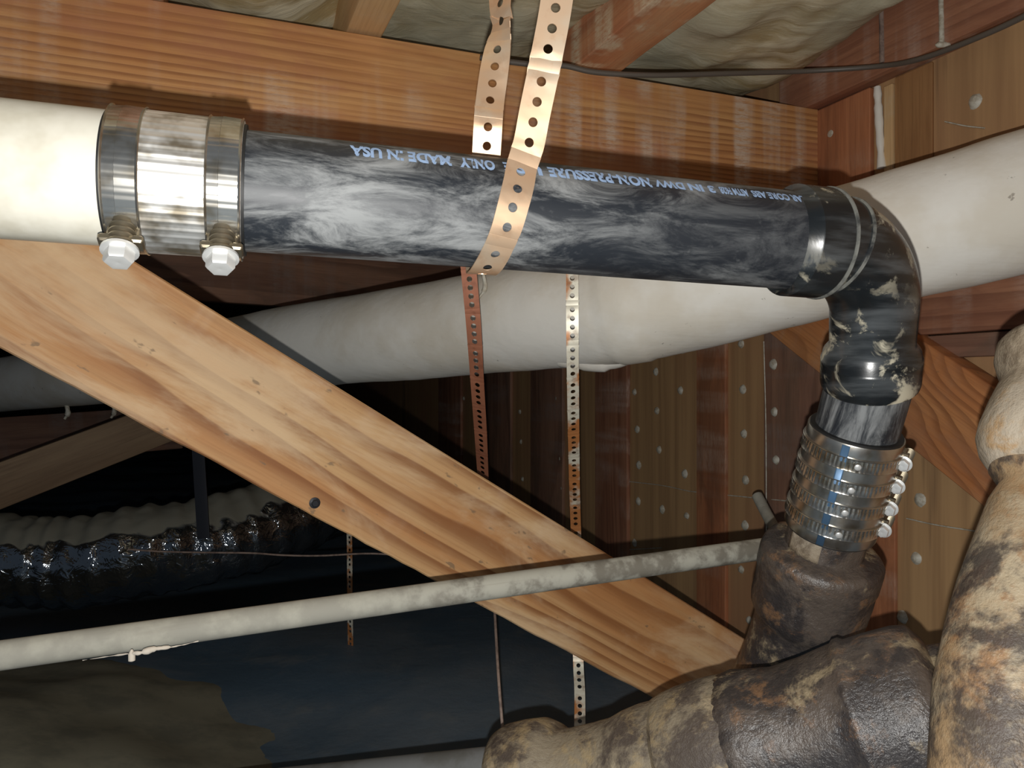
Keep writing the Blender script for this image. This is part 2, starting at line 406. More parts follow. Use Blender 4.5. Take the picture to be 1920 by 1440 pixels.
def joist(px, y, d, w, mat, label, ya=.62, yb=2.6, h=.15):
    c = at(px, y, d); k0 = (ya-d)/WD.y; k1 = (yb-d)/WD.y
    a = c+WD*k0; b_ = c+WD*k1; zz = Zb+h/2+.002; a.z = b_.z = zz
    o = board('floor_joist', mat, a, b_, h, w, b=.004, rough=.003); tag(o, label, 'joist', 'floor joists over the beam'); return o
joist(1148, 130, 1.27, .085, M['joist'], 'reddish rough floor joist right of the hanging straps, resting on the beam top', .45, 1.50)
joist(698, 72, 1.13, .055, M['pale'], 'short pale floor joist at the top left of the straps, above the beam', .45, 1.62)
joist(250, -40, 1.02, .07, M['joist'], 'floor joist at the far left resting on the beam, mostly out of view', .5, 1.4)
# batts
for k, (pa, pb, lab) in enumerate((( -900, 180, 'yellowish fibreglass insulation batt above the left end of the beam'),
                        (290, 668, 'fibreglass insulation batt under netting left of the pale joist'),
                        (735, 1090, 'grey-green fibreglass insulation batt behind the two hanging straps'),
                        (1225, 1545, 'fibreglass insulation batt at the upper right between reddish joist and rim beam'))):
    # strip between two joists measured on the beam top line
    def beam_pt(px):
        f = px/1535.0; inv = 1/1.0+(1/1.5-1/1.0)*f; d = 1/inv; return at(px, 0, d)
    a = beam_pt(pa); b_ = beam_pt(min(pb, 1500)); n1, n2 = 46, 80; mb = MB(); vs = []
    for i in range(n1+1):
        for j in range(n2+1):
            q = a.lerp(b_, i/n1)+WD*(-.75+2.2*j/n2)
            edge = abs(i/n1-.5)*2
            vs.append((q.x, q.y, batt_z(q.x, q.y)+.03*edge**4))
    fs = [(i*(n2+1)+j, (i+1)*(n2+1)+j, (i+1)*(n2+1)+j+1, i*(n2+1)+j+1) for i in range(n1) for j in range(n2)]
    nv = len(vs); vs += [(x, y, CAM_Z+.69) for (x, y, z) in vs]
    fs += [tuple(reversed([i+nv for i in f])) for f in fs]
    rim = [i*(n2+1) for i in range(n1+1)]+[n1*(n2+1)+j for j in range(1, n2+1)]+[i*(n2+1)+n2 for i in range(n1-1, -1, -1)]+[j for j in range(n2-1, 0, -1)]
    for i in range(len(rim)):
        a_, c_ = rim[i], rim[(i+1) % len(rim)]; fs.append((a_, c_, c_+nv, a_+nv))
    mb.add(vs, fs); o = mb.build('insulation_batt', M['batt'], None, True); tag(o, lab, 'insulation', 'insulation batts between the joists')

# rim beam along the wall
a = wpoint(1490, 0, .02); b_ = wpoint(2300, 0, .02); a.z = b_.z = Zb+.13
rim = board('rim_beam', M['redwood'], a, b_, .26, .04, b=.002); tag(rim, 'dark red rim beam along the top of the panelled wall at upper right', 'beam')
for px, y0_, y1_, r, mt in ((1654, -60, 118, .0045, M['wire']), (1766, -60, 85, .0042, M['nail'])):
    pA = on_wall(px-4, y0_, .041); pB = on_wall(px, y1_, .041)
    tub('glue_drip', mt, [pA, pA.lerp(pB, .5)+Vector((.001, 0, 0)), pB], r, rim, 10)
fb = on_wall(1768, 84, .042); mb = MB(); tube(mb, [Vector((-.012, 0, 0)), Vector((-.008, 0, 0)), Vector((.008, 0, 0)), Vector((.012, 0, 0))], [.001, .0045, .0045, .001], 10)
mb.build('glue_blob', M['nail'], rim, True, Matrix.Translation(fb))

# studs on the wall
studs = [
 (1537, 1640, CAM_Z+.20, Zb-.002, 'stud', 'orange-brown upper stud in the corner where the long beam meets the wall', .012),
 (1682, 1752, CAM_Z+.20, Zb-.002, 'brownwood', 'brown upper stud on the wall above the white duct, right of the white caulk bead', .006),
 (1436, 1552, .02, CAM_Z+.16, 'darkwood', 'reddish-brown wide stud on the wall just left of the black vertical pipe', .006),
 (1312, 1366, .02, CAM_Z+.2, 'stud', 'orange-brown wall stud with black streak below the white duct', .010),
 (1122, 1182, .02, CAM_Z+.2, 'redwood', 'reddish wall stud right of the rusty hanging strap', .012),
 (1000, 1060, .02, CAM_Z+.2, 'darkwood', 'dull brown wall stud just left of the rusty hanging strap', .012),
 (905, 962, .02, CAM_Z+.2, 'darkwood', 'dark wall stud right of the thin copper strap', .012),
 (826, 868, .02, CAM_Z+.2, 'redwood', 'dim reddish wall stud left of the thin copper strap', .012),
 (1622, 1684, .02, CAM_Z-.06, 'stud', 'reddish lower stud right of the banded coupling', .008)]
for (xa, xb, z0, z1, mt, lab, th) in studs:
    ta, tb = wall_t(xa), wall_t(xb); w = abs(ta-tb); t = (ta+tb)/2
    a = wall_pt(t, z0, th/2); b_ = wall_pt(t, z1, th/2)
    mf = Matrix((Vector((0, 0, 1)), WN, -WD)).transposed()
    mm = Matrix((Vector((0, 0, 1)), WN, Vector((0, 0, 1)).cross(WN))).transposed().to_4x4(); mm.translation = a
    mb = MB(); box(mb, 0, z1-z0, -th/2, th/2, -w/2, w/2, .002)
    o = mb.build('wall_stud', M[mt], None, True, mm, 30); tag(o, lab, 'stud', 'studs on the panelled wall')
# pale strip and caulk bead
pa = on_wall(1668, 160, .006); pb = on_wall(1668, 330, .006)
o = board('wood_strip', M['pale'], pb, pa, .017, .008, up=WD, b=.001); tag(o, 'narrow pale vertical strip right of the white caulk bead at upper right', 'strip')
def bead(name, pts, r, label, n=10):
    q = smooth_path(pts, 10); rr = [r*(1+.45*noise.noise(p*60)) for p in q]; c = q[0].copy()
    mb = MB(); tube(mb, [p-c for p in q], rr, n); o = mb.build(name, M['caulk'], None, True, Matrix.Translation(c)); return tag(o, label, 'caulk')
bead('caulk_bead', [on_wall(1645, 163, .012), on_wall(1649, 240, .012), on_wall(1653, 315, .012)], .0065, 'thick white vertical caulk bead beside the orange upper stud')
bead('caulk_bead', [on_wall(1765, 661, .012), on_wall(1800, 660, .012), on_wall(1850, 657, .012), on_wall(1884, 656, .012)], .0045, 'white horizontal caulk bead above the wall brace at the right edge')
# plywood seams (thin pale cracks) and nail dabs belong to the wall
for pts in (((1180, 903), (1240, 910), (1292, 921)), ((1292, 921), (1400, 932), (1484, 940)), ((1700, 972), (1760, 985), (1852, 999)), ((1432, 640), (1436, 800), (1437, 1010)), ((1772, 228), (1810, 236), (1846, 240)), ((1140, 1033), (1190, 1030), (1240, 1027))):
    o = tub('panel_seam', M['nail'], [on_wall(x, y, .002 if not 1430 < x < 1500 else .008) for x, y in pts], .0013, wall, 6)
dabs = [(1390,645),(1393,730),(1395,813),(1398,900),(1397,985),(1390,1068),(1405,1163),(1455,683),(1457,772),(1460,862),(1280,655),(1276,732),(1284,888),(1232,770),(1230,697),(1190,735),(1195,805),(1198,872),(1236,843),(1197,940),(1242,955),(1288,967),(1190,1018),(1048,747),(975,772),(977,828),(980,898),(1055,860),(1058,915),(870,747),(1725,937),(1718,1047),(1692,1157),(1828,190),(1187,666),(1566,252)]
random.seed(3)
for (x, y) in dabs:
    c = on_wall(x, y, .0)
    off = .009 if (1436 < x < 1552 or 1312 < x < 1366 or 1537 < x < 1640 or 1000 < x < 1060) else .002
    r = random.uniform(.009, .0125) if x > 1000 else .010
    n = 14; mb = MB(); vs = [Vector((0, -.004, 0))]
    for rr, yy in ((.6, -.003), (1, 0.002)):
        for j in range(n):
            a = 2*PI*j/n; k = r*rr*(1+.18*noise.noise((x*3+math.cos(a)*1.5, y, math.sin(a)*1.5)))
            vs.append(Vector((k*math.cos(a), yy, k*math.sin(a))))
    fs = [(0, 1+(j+1) % n, 1+j) for j in range(n)]+[(1+j, 1+(j+1) % n, 1+n+(j+1) % n, 1+n+j) for j in range(n)]
    mb.add(vs, fs); mm = m.copy(); mm.translation = c-WN*off
    mb.build('nail_dab', M['nail'], wall, True, mm, 60)
# wall blocking and diagonal wall brace
z_ = CAM_Z+.08
a = wpoint(1560, 0, .018); b_ = wpoint(2150, 0, .018); a.z = b_.z = z_+.07
o = board('wall_blocking', M['redwood'], a, b_, .14, .036); tag(o, 'red-brown horizontal blocking board on the wall right of the black elbow', 'board')
a = wpoint(1545, 0, .012); b_ = wpoint(2150, 0, .012); a.z = b_.z = z_-.020
o = board('sill_strip', M['darkwood'], a, b_, .036, .024); tag(o, 'thin brown strip under the red-brown blocking board at right', 'strip')
A0 = on_wall(1433, 613, .045); A1 = on_wall(1847, 947, .045); U0 = on_wall(1720, 630, .045)
dd = (A1-A0).normalized(); nrm = WN.cross(dd).normalized()
if nrm.z < 0: nrm = -nrm
wdt = (U0-A0).dot(nrm)
mb_c0 = A0+nrm*wdt/2-dd*.35; mb_c1 = A1+nrm*wdt/2+dd*.35
o = board('wall_brace', M['wallbrace'], mb_c0+WN*.012, mb_c1+WN*.012, wdt, .038, up=nrm, b=.003); tag(o, 'diagonal orange wall brace with wavy grain behind the banded coupling', 'brace')

# main diagonal brace
def brace_d(px): return 1/(1/.87+(1/1.2-1/.87)*(px-190)/1060)
up0, up1 = at(190, 455, brace_d(190)), at(1420, 1215, brace_d(1420))
lo0, lo1 = at(190, 752, brace_d(190)), at(1250, 1320, brace_d(1250))
dd = (up1-up0).normalized(); bn = Vector((0, 1, 0)); bn = (WD-dd*WD.dot(dd)).normalized()
nrm = bn.cross(dd).normalized(); nrm = nrm if nrm.z > 0 else -nrm
w0 = (up0-lo0).dot(nrm); w1 = (up1-lo1).dot(nrm); wb = (w0+w1)/2
print('brace width', w0, w1)
c0 = up0-nrm*wb/2-dd*.52; c1 = up1-nrm*wb/2+dd*.10
mm = frame(c0+bn*.019, c1+bn*.019, nrm); L = (c1-c0).length
mb = MB(); nx, nz = 90, 10; vs = []; prof = []
for i in range(nx+1):
    x = L*i/nx; wv = w0+(w1-w0)*min(1, max(0, (x-.52)/(L-.62)))
    for (py, pz) in ((-.019, -.5), (-.019, -.25), (-.019, 0), (-.019, .25), (-.019, .5), (-.0165, .512), (.0165, .512), (.019, .5), (.019, -.5), (.0165, -.512), (-.0165, -.512)):
        z = wb/2-(.5-pz)*wv
        if pz < -.4: z += .0022*noise.noise((x*14, 3, 1))+.0012*noise.noise((x*50, 3, 1))
        z2 = z
        vs.append((x, py, z2))
k = 11
fs = [(i*k+j, (i+1)*k+j, (i+1)*k+(j+1) % k, i*k+(j+1) % k) for i in range(nx) for j in range(k)]+[tuple(range(k)), tuple(nx*k+j for j in reversed(range(k)))]
mb.add(vs, fs)
br = mb.build('diagonal_brace', M['brace'], None, True, mm, 30); tag(br, 'broad light orange diagonal timber brace crossing the picture from upper left to lower right', 'brace')
def bolt_or_knot(px, py, d, r, label_mat, parent, dirv):
    c = at(px, py, d); mm_ = frame(c, c+dirv); mb = MB(); vs = []; fs = []
    for (x, rr, n_) in ((0, 1.45, 0), (.2, 1.45, 0), (.25, 1, 6), (1.0, 1, 6), (1.15, .8, 6)):
        for j in range(24):
            a = 2*PI*j/24; q = rr
            if n_: q = rr*math.cos(PI/6)/math.cos((a % (PI/3))-PI/6)
            vs.append((x*r, r*q*math.cos(a), r*q*math.sin(a)))
    for i in range(4):
        for j in range(24): fs.append((i*24+j, i*24+(j+1) % 24, (i+1)*24+(j+1) % 24, (i+1)*24+j))
    fs.append(tuple(reversed(range(24)))); fs.append(tuple(96+j for j in range(24)))
    mb.add(vs, fs); return mb.build('bolt', label_mat, parent, True, mm_, 35)
bolt_or_knot(590, 943, brace_d(590)-.001, .0048, M['darkbolt'], br, -bn)  # small dark hex shape standing in for a knot notch in the brace edge
bolt_or_knot(1402, 1246, brace_d(1402)-.002, .0085, M['galv'], br, -bn)

# far timber
a = at(150, 470, 2.0); b_ = at(960, 470, 2.9)
a.z = b_.z = CAM_Z+.234+.1
o = board('far_joist', M['darkwood'], a, b_, .2, .04); tag(o, 'dark timber joist seen below the black pipe and left of the thin copper strap', 'joist')
# ---------------------------------------------------------------- white duct
R = .09
def duct_pts():
    L1 = [(-420, 772, 1/.245), (0, 722, 1/.385), (320, 682, 1/.50), (640, 640, 1/.625), (900, 607, 1/.722), (1090, 584, 1/.797), (1180, 572, 1/.828), (1300, 542, 1/.855), (1560, 474, 1/.915), (1740, 427, 1/.957), (1920, 379, 1.0), (1985, 362, 1/1.018)]
    return [at(*q) for q in L1]
q = smooth_path(duct_pts(), 10)
mb = MB()
def dd_(p, i, j): return .0035*noise.noise(p*5)+.0012*noise.noise(p*22)
rr = [R*(1.03 if abs(i-60) < 3 else 1.0) for i in range(len(q))]
c = q[60].copy()
tube(mb, [p-c for p in q], rr, 64, True, dd_)
duct = mb.build('air_duct', M['duct'], None, True, Matrix.Translation(c), 60); tag(duct, 'large white wrapped air duct running behind the black pipe to the right edge', 'duct')
# sagging seam flap under the duct near the bend
o = tub('duct_flap', M['duct'], [at(1010, 655, 1.27), at(1080, 664, 1.25), (at(1150, 666, 1.235)), at(1205, 640, 1.21)], [.02, .024, .026, .022, .006], duct, 16, 8)
for (x, y, s_) in ((125, 778, .008), (212, 776, .007), (905, 545, .004)):
    d_ = 2.3 if x < 300 else 1.25
    c_ = at(x, y, d_); o = tub('duct_tape_end', M['nail'], [c_+Vector((0, 0, .03)), c_+Vector((.004, 0, .005)), c_+Vector((-.006, 0, -.012))], [s_*.8, s_, s_*.5], duct, 8)
# bracket shine and thin things far left
# ---------------------------------------------------------------- perforated straps
def strap(name, mat, pts, wdir, width, pitch, label, group=None, hole=.30, thick=.0008, start=0.0, parent=None, sm=10):
    q = smooth_path(pts, sm); wd = smooth_path(wdir, sm)
    s_ = [0]
    for i in range(1, len(q)): s_.append(s_[-1]+(q[i]-q[i-1]).length)
    Lt = s_[-1]
    def ev(s):
        s = min(max(s, 0), Lt-1e-6); i = 0
        lo, hi = 0, len(s_)-1
        while hi-lo > 1:
            mid = (lo+hi)//2
            if s_[mid] <= s: lo = mid
            else: hi = mid
        t = (s-s_[lo])/max(1e-9, s_[hi]-s_[lo]); p = q[lo].lerp(q[hi], t); w = wd[lo].lerp(wd[hi], t)
        tn = (q[hi]-q[lo]).normalized(); w = (w-tn*w.dot(tn)).normalized(); return p, w, tn
    mb = MB(); c0 = q[len(q)//2].copy()
    def put(s, t):
        p, w, tn = ev(s); return p+w*t*width-c0
    s = start; k = 0; n = 16; nodes = []
    if start > 0: nodes.append((0, start, False))
    while s < Lt:
        e = min(Lt, s+pitch); nodes.append((s, e, e-s > pitch*.99)); s = e; k += 1
        if k % 4 == 0 and s < Lt: e = min(Lt, s+pitch*.6); nodes.append((s, e, False)); s = e
    vs = []; fs = []
    for (a_, b2, hole_) in nodes:
        o_ = len(vs)
        if not hole_:
            for u in (0, .5, 1):
                for t in (-.5, -.5*math.tan(PI/8), 0, .5*math.tan(PI/8), .5): vs.append(put(a_+(b2-a_)*u, t))
            for i in range(2):
                for j in range(4): fs.append((o_+i*5+j, o_+i*5+j+1, o_+(i+1)*5+j+1, o_+(i+1)*5+j))
            continue
        mid = (a_+b2)/2; h = (b2-a_)/2; sq = []; ci = []; ra = hole*width/2
        for j in range(n):
            an = 2*PI*(j+.0)/n+PI/4; cx, sy = math.cos(an), math.sin(an); mx = max(abs(cx), abs(sy))
            sq.append((mid+cx/mx*h, sy/mx*.5)); ci.append((mid+cx*ra, sy*ra/width))
        for (x, t) in sq: vs.append(put(x, t))
        for (x, t) in ci: vs.append(put(x, t))
        for j in range(n): fs.append((o_+j, o_+(j+1) % n, o_+n+(j+1) % n, o_+n+j))
    mb.add(vs, fs); o = mb.build(name, mat, parent, True, Matrix.Translation(c0), 50)
    w_ = o.modifiers.new('weld', 'WELD'); w_.merge_threshold = .00005
    sd = o.modifiers.new('solid', 'SOLIDIFY'); sd.thickness = thick; sd.offset = 0
    ev_ = o.evaluated_get(bpy.context.evaluated_depsgraph_get()); me = bpy.data.meshes.new_from_object(ev_)
    o.modifiers.clear(); o.data = me
    for p in me.polygons: p.use_smooth = True
    me.set_sharp_from_angle(angle=math.radians(28))
    if label: tag(o, label, 'strap', group)
    return o
X = Vector((1, 0, 0)); V = Vector
# pipe axis helper
PA = at(470, 360, .58); PB = at(1645, 466, .742); pdir = (PB-PA).normalized()
def pipe_at(px):                                     # axis point at photo column px
    k = (px-960)/F; t = (k*PA.y-PA.x)/(pdir.x-k*pdir.y); return PA+pdir*t
PR = .0445
side = pdir; fr = (Vector((0, -1, 0))-pdir*Vector((0, -1, 0)).dot(pdir)).normalized(); upv = pdir.cross(fr); upv = upv if upv.z > 0 else -upv
def around(px, ang, r, dx=0): return pipe_at(px)+fr*(r*math.cos(ang))+upv*(r*math.sin(ang))+pdir*dx
rs = PR+.002
def wrap(px, deg, r):                                # point on the pipe's girth seen at a given photo column
    q = px
    for _ in range(6):
        p = around(q, math.radians(deg), r); q += px-(960+F*p.x/p.y)
    return p
c_front = 975
# front leg comes down from the upper right, wraps the front of the pipe, under it and up behind
pts = [at(1072, -420, .58), at(1062, -150, .585), at(1044, 0, .59), at(1026, 100, .593), at(1003, 210, .597),
       at(992, 268, .600), wrap(979, 38, rs+.003), wrap(973, 20, rs), wrap(964, 0, rs), wrap(948, -28, rs), wrap(926, -58, rs), wrap(906, -85, rs+.003),
       wrap(900, -125, rs+.003), wrap(903, -180, rs), wrap(908, -215, rs+.001), at(915, 235, .655), at(920, 180, .66), at(933, 90, .665), at(940, 40, .665), at(938, -20, .665), at(945, -330, .70)]
tn = (pdir*.95+Vector((0, 0, .0)))
wdir = [X, X, X, V((1, 0, .12)), V((1, .1, .15)), V((1, .15, .1)), tn, tn, tn+V((0, 0, .05)), tn+V((0, 0, .1)), tn, tn, tn, tn, tn, V((1, .15, 0)), V((1, .2, 0)), V((.75, -.3, 0)), V((.5, -.65, .1)), V((.65, -.5, 0)), X]
strap('hanger_strap', M['copper'], pts, wdir, .0245, .0155, 'wide perforated copper-coloured strap looped around the black pipe as its hanger', 'perforated metal straps', .30, .0009, .004)
# lower straps
strap('hanger_strap', M['copper_dull'], [at(872, 440, 1.05), at(879, 510, 1.06), at(888, 610, 1.08), at(895, 720, 1.13), at(901, 810, 1.2), at(906, 900, 1.28), at(912, 1000, 1.36)],
      [V((1, -.1, 0)), V((1, -.1, 0)), V((1, -.2, 0)), V((1, -.5, 0)), V((1, -.6, 0)), V((1, -.8, 0)), V((1, -.8, 0))], .0215, .0118,
      'thin dull copper perforated strap hanging below the black pipe in front of the duct', 'perforated metal straps', .36)
strap('hanger_strap', M['rustzinc'], [at(1073, 420, 1.07), at(1073, 520, 1.08), at(1074, 700, 1.10), at(1077, 900, 1.26), at(1081, 1040, 1.34), at(1084, 1230, 1.30), at(1087, 1300, 1.26), at(1087, 1400, 1.2)],
      [V((1, -.1, 0)), V((1, -.3, 0)), V((1, .2, 0)), V((1, 0, 0)), V((1, 0, 0)), X, X, X], .0175, .0122,
      'rusty zinc perforated strap hanging right of the copper one, down to the cast iron pipe', 'perforated metal straps', .40)
strap('hanger_strap', M['rustzinc'], [at(650, 860, 2.0), at(655, 1000, 2.0), at(656, 1120, 2.0), at(658, 1260, 2.0)], [V((1, -.6, 0))]*4, .018, .0125,
      'faint perforated strap hanging in the dark left of the diagonal brace end', 'perforated metal straps', .40)

# ---------------------------------------------------------------- horizontal drain line
mm = frame(PA, PB)
def lathe(name, mat, o0, d0, prof, parent=None, n=64, angle=35, disp=None): return local_tube(name, mat, o0, o0+d0, prof, n, parent, disp=disp, angle=angle)
s0 = (pipe_at(345)-PA).dot(pdir); s1 = (pipe_at(1560)-PA).dot(pdir)
def inv(p): return (p-PA).dot(pdir)
pipe0 = pipe_at(345)
apipe = lathe('black_drain_pipe', M['abs'], pipe0, pdir, [(0, PR-.004), (0, PR), (s1-s0, PR), (s1-s0, PR-.004)])
tag(apipe, 'long black plastic drain pipe with dusty streaks and pale printed lettering', 'pipe')
pw0 = pipe_at(-500); pw1 = pipe_at(343)
o = lathe('white_drain_pipe', M['pvc'], pw0, pdir, [(0, PR+.003), ((pw1-pw0).length, PR+.003)]); tag(o, 'white plastic drain pipe entering from the left edge, brightly lit', 'pipe')
# lettering, upside down as in the photograph
def lettering(txt, px_a, px_b, ang, height, px_shear=0):
    cu = bpy.data.curves.new('t', 'FONT'); cu.body = txt; cu.size = 1; cu.offset = .045; cu.resolution_u = 3
    ob = bpy.data.objects.new('t', cu); COL.objects.link(ob)
    dg = bpy.context.evaluated_depsgraph_get(); me = bpy.data.meshes.new_from_object(ob.evaluated_get(dg))
    bpy.data.objects.remove(ob); bpy.data.curves.remove(cu)
    xs = [v.co.x for v in me.vertices]; ys = [v.co.y for v in me.vertices]
    x0, x1 = min(xs), max(xs); y0, y1 = 0, .72
    sa, sb = inv(around(px_a, ang, PR)), inv(around(px_b, ang, PR))   # px_a right end (start), px_b left end
    mbx = MB()
    for v in me.vertices:
        s = sa+(sb-sa)*(v.co.x-x0)/(x1-x0); hgt = (v.co.y-y0)/(y1-y0)-.5
        a_ = ang-hgt*height/PR
        p = PA+pdir*s+fr*((PR+.00035)*math.cos(a_))+upv*((PR+.00035)*math.sin(a_))
        mbx.v.append(tuple(p-pipe0))
    mbx.f = [tuple(p.vertices) for p in me.polygons]
    bpy.data.meshes.remove(me)
    o = mbx.build('lettering', M['ink'], apipe, False, Matrix.Translation(pipe0)); o['label'] = 'pale blue printed lettering'; return o
TA = math.radians(42)
lettering('MADE IN USA', 828, 648, TA, .0125); lettering('ONLY', 906, 843, TA, .0125); lettering('USE', 990, 922, TA, .0125)
lettering('NON-PRESSURE', 1186, 1002, TA, .0125); lettering('DWV', 1246, 1193, TA, .0095); lettering('3 IN', 1301, 1254, TA, .0095); lettering('ASTM F628', 1362, 1310, TA, .0095); lettering('CELLULAR CORE ABS', 1506, 1368, TA, .009)

# elbow
vdn0 = at(1632, 690, .80); vdn1 = at(1550, 1000, .875); vdir = (vdn1-vdn0).normalized()
corner = PB
vd = (vdn0-corner).normalized()
t_ = .066
A = corner-pdir*t_; B = corner+vd*t_
pts = []; rad = []
def addp(p, r): pts.append(p); rad.append(r)
HR = PR*1.15
hs = .035
addp(A-pdir*hs, PR+.0005); addp(A-pdir*hs, HR-.0015); addp(A-pdir*(hs-.0015), HR)
for k in range(1, 6): addp(A-pdir*(hs-.0015)*(1-k/6), HR)
addp(A-pdir*.002, HR); addp(A+pdir*.001, HR-.002); addp(A+pdir*.003, PR*1.05)
N = 18
ang = math.acos(max(-1, min(1, pdir.dot(vd)))); Rb = t_/math.tan(ang/2)
ctr = A+(vd-pdir*vd.dot(pdir)).normalized()*Rb
for k in range(1, N):
    a_ = ang*k/N; perp = (vd-pdir*vd.dot(pdir)).normalized()
    if (ctr-perp*Rb*math.cos(a_)+pdir*Rb*math.sin(a_)-A).length < .004: continue
    addp(ctr-perp*Rb*math.cos(a_)+pdir*Rb*math.sin(a_), PR*(1.05-.13*k/N))
hub_top = vdn0-vd*.034
addp(hub_top+vd*.004, PR*.91); addp(hub_top+vd*.008, PR*.94); addp(hub_top+vd*.014, PR*1.04)
addp(hub_top+vd*.020, PR*1.06); addp(hub_top+vd*.022, PR*1.09); addp(hub_top+vd*.048, PR*1.09); addp(hub_top+vd*.052, PR*1.07); addp(hub_top+vd*.053, PR*.96)
mb = MB(); cc = corner.copy(); tube(mb, [p-cc for p in pts], rad, 56)
elbow = mb.build('pipe_elbow', M['fit'], None, True, Matrix.Translation(cc), 32); tag(elbow, 'black plastic ninety degree elbow smeared with dry cement at the end of the black pipe', 'pipe fitting')
bc = at(1672, 618, .748)
mb = MB(); tube(mb, [V((0, .012, 0)), V((0, 0, 0)), V((0, -.0015, 0)), V((0, -.0015, 0)), V((0, -.0008, 0))], [.0160, .0160, .0150, .0125, .012], 32)
mb.build('round_boss', M['fit'], elbow, True, Matrix.Translation(bc) @ Matrix.Rotation(math.radians(18), 4, 'Z'), 35)
# vertical stub
stub_a = hub_top+vd*.050; e_b = vdn1
sdir = (at(1556, 985, .87)-stub_a).normalized()
st = lathe('black_pipe_stub', M['abs'], stub_a, sdir, [(0, PR*.86), (0, PR*.95), (.10, PR*.95), (.10, PR*.86)]); tag(st, 'short black pipe stub between elbow and banded coupling', 'pipe')
for (o_, dv, r_, w_) in ((A-pdir*.0005, pdir, HR+.0004, .0022), (A+pdir*.016+(ctr-A).normalized()*.0015, (pdir+vd*.25).normalized(), PR*1.05+.0006, .002)):
    ring = [(0, r_-.002), (w_*.3, r_+.0006), (w_, r_+.0008), (w_*1.6, r_-.002)]
    rg = local_tube('solvent_ridge', M['ridge'], o_, o_+dv, ring, 64, elbow); rg['label'] = 'pale dried cement ridge'
# ---------------------------------------------------------------- shielded couplings
def screw(parent, c, ax, out, s=1.0, mat=None):
    """worm screw: housing, threaded shank, hex head; ax = direction of the head, out = away from the pipe"""
    mm_ = frame(c, c+ax, out)
    mb = MB(); box(mb, -.019*s, .006*s, -.0078*s, .0078*s, -.0062*s, -.0005*s, .0018*s); box(mb, .003*s, .0075*s, -.0105*s, .0105*s, -.0055*s, .0030*s, .0012*s)
    h = mb.build('worm_housing', M['steel_dark'], parent, True, mm_, 30)
    mb = MB(); ps = []; rr = []
    for k in range(46):
        ps.append(V((-.026*s+k*.0008*s, 0, 0))); rr.append((.0064 if k % 4 in (1, 2) else .0048)*s)
    tube(mb, ps, rr, 20); mb.build('screw_thread', M['steel_dark'], h, True, mm_, 20)
    mb = MB(); vs = []; fs = []
    for (x, rr_, hx) in ((.0105, .0, 0), (.0105, .0088, 0), (.0120, .0090, 0), (.0125, .0068, 1), (.0175, .0068, 1), (.0187, .0060, 1), (.0190, .0036, 0), (.0186, .0, 0)):
        for j in range(24):
            a_ = 2*PI*j/24; q_ = rr_*(math.cos(PI/6)/math.cos((a_ % (PI/3))-PI/6)*1.05 if hx else 1)
            vs.append((x*s, s*q_*math.cos(a_), s*q_*math.sin(a_)))
    for i in range(7):
        for j in range(24): fs.append((i*24+j, i*24+(j+1) % 24, (i+1)*24+(j+1) % 24, (i+1)*24+j))
    mb.add(vs, fs); mb.build('screw_head', M['zinc'], h, True, mm_, 35)
def coupling(o0, d0, length, r, bands, label, bw, screw_fn, ribs, mat='steel_shield', s=1.0, name='banded_coupling'):
    e = empty(name, o0, label, 'coupling')
    n = 288
    prof = [(0, r-.006), (0, r-.0005), (.001, r)]+[(length*k/10, r) for k in range(1, 10)]+[(length-.001, r), (length, r-.0005), (length, r-.006)]
    local_tube('shield', M[mat], o0, o0+d0, prof, n, e, disp=(lambda x, a: ribs*max(0, math.sin(a*48)) if r else 0), angle=50)
    local_tube('rubber_sleeve', M['rubber'], o0-d0*.002, o0+d0, [(0, r-.0065), (0, r-.002), (length+.004, r-.002), (length+.004, r-.0065)], 48, e)
    for i, x in enumerate(bands):
        prof = []; nn = 6
        prof = [(x-bw/2, r-.001), (x-bw/2, r+.0016), (x-bw/2+.0006, r+.0022), (x-bw/2+.0016, r+.0010), (x-bw*.12, r+.0010), (x-bw*.11, r+.0014), (x+bw/2-.0018, r+.0014), (x+bw/2-.0006, r+.0022), (x+bw/2, r+.0016), (x+bw/2, r-.001)]
        bnd = local_tube('clamp_band', M['steel'], o0, o0+d0, prof, 210, e, disp=(lambda xx, a: .0005*(1 if math.sin(a*70) > 0 else 0) if abs(xx-x) < bw*.4 else 0), angle=30)
        screw_fn(bnd, o0+d0*x, r, i)
    return e
# upper left coupling: screws hang at the lower front, heads down
c0 = pipe_at(214); c1 = pipe_at(458); Lc = (c1-c0).length
rc = PR*1.125
def scr1(parent, c, r, i):
    a_ = math.radians(-50); out = fr*math.cos(a_)+upv*math.sin(a_)
    tang = -upv*math.cos(a_)*1.0+fr*.45; tang = (tang-out*tang.dot(out)*.6).normalized()
    screw(parent, c+out*(r+.0062)+pdir*(.001 if i == 0 else .0), tang, out, 1.35)
coupling(c0, pdir, Lc, rc, [Lc*.135, Lc*.865], 'stainless steel shielded coupling with two clamp bands joining the white and black pipes', .0235, scr1, .0005)
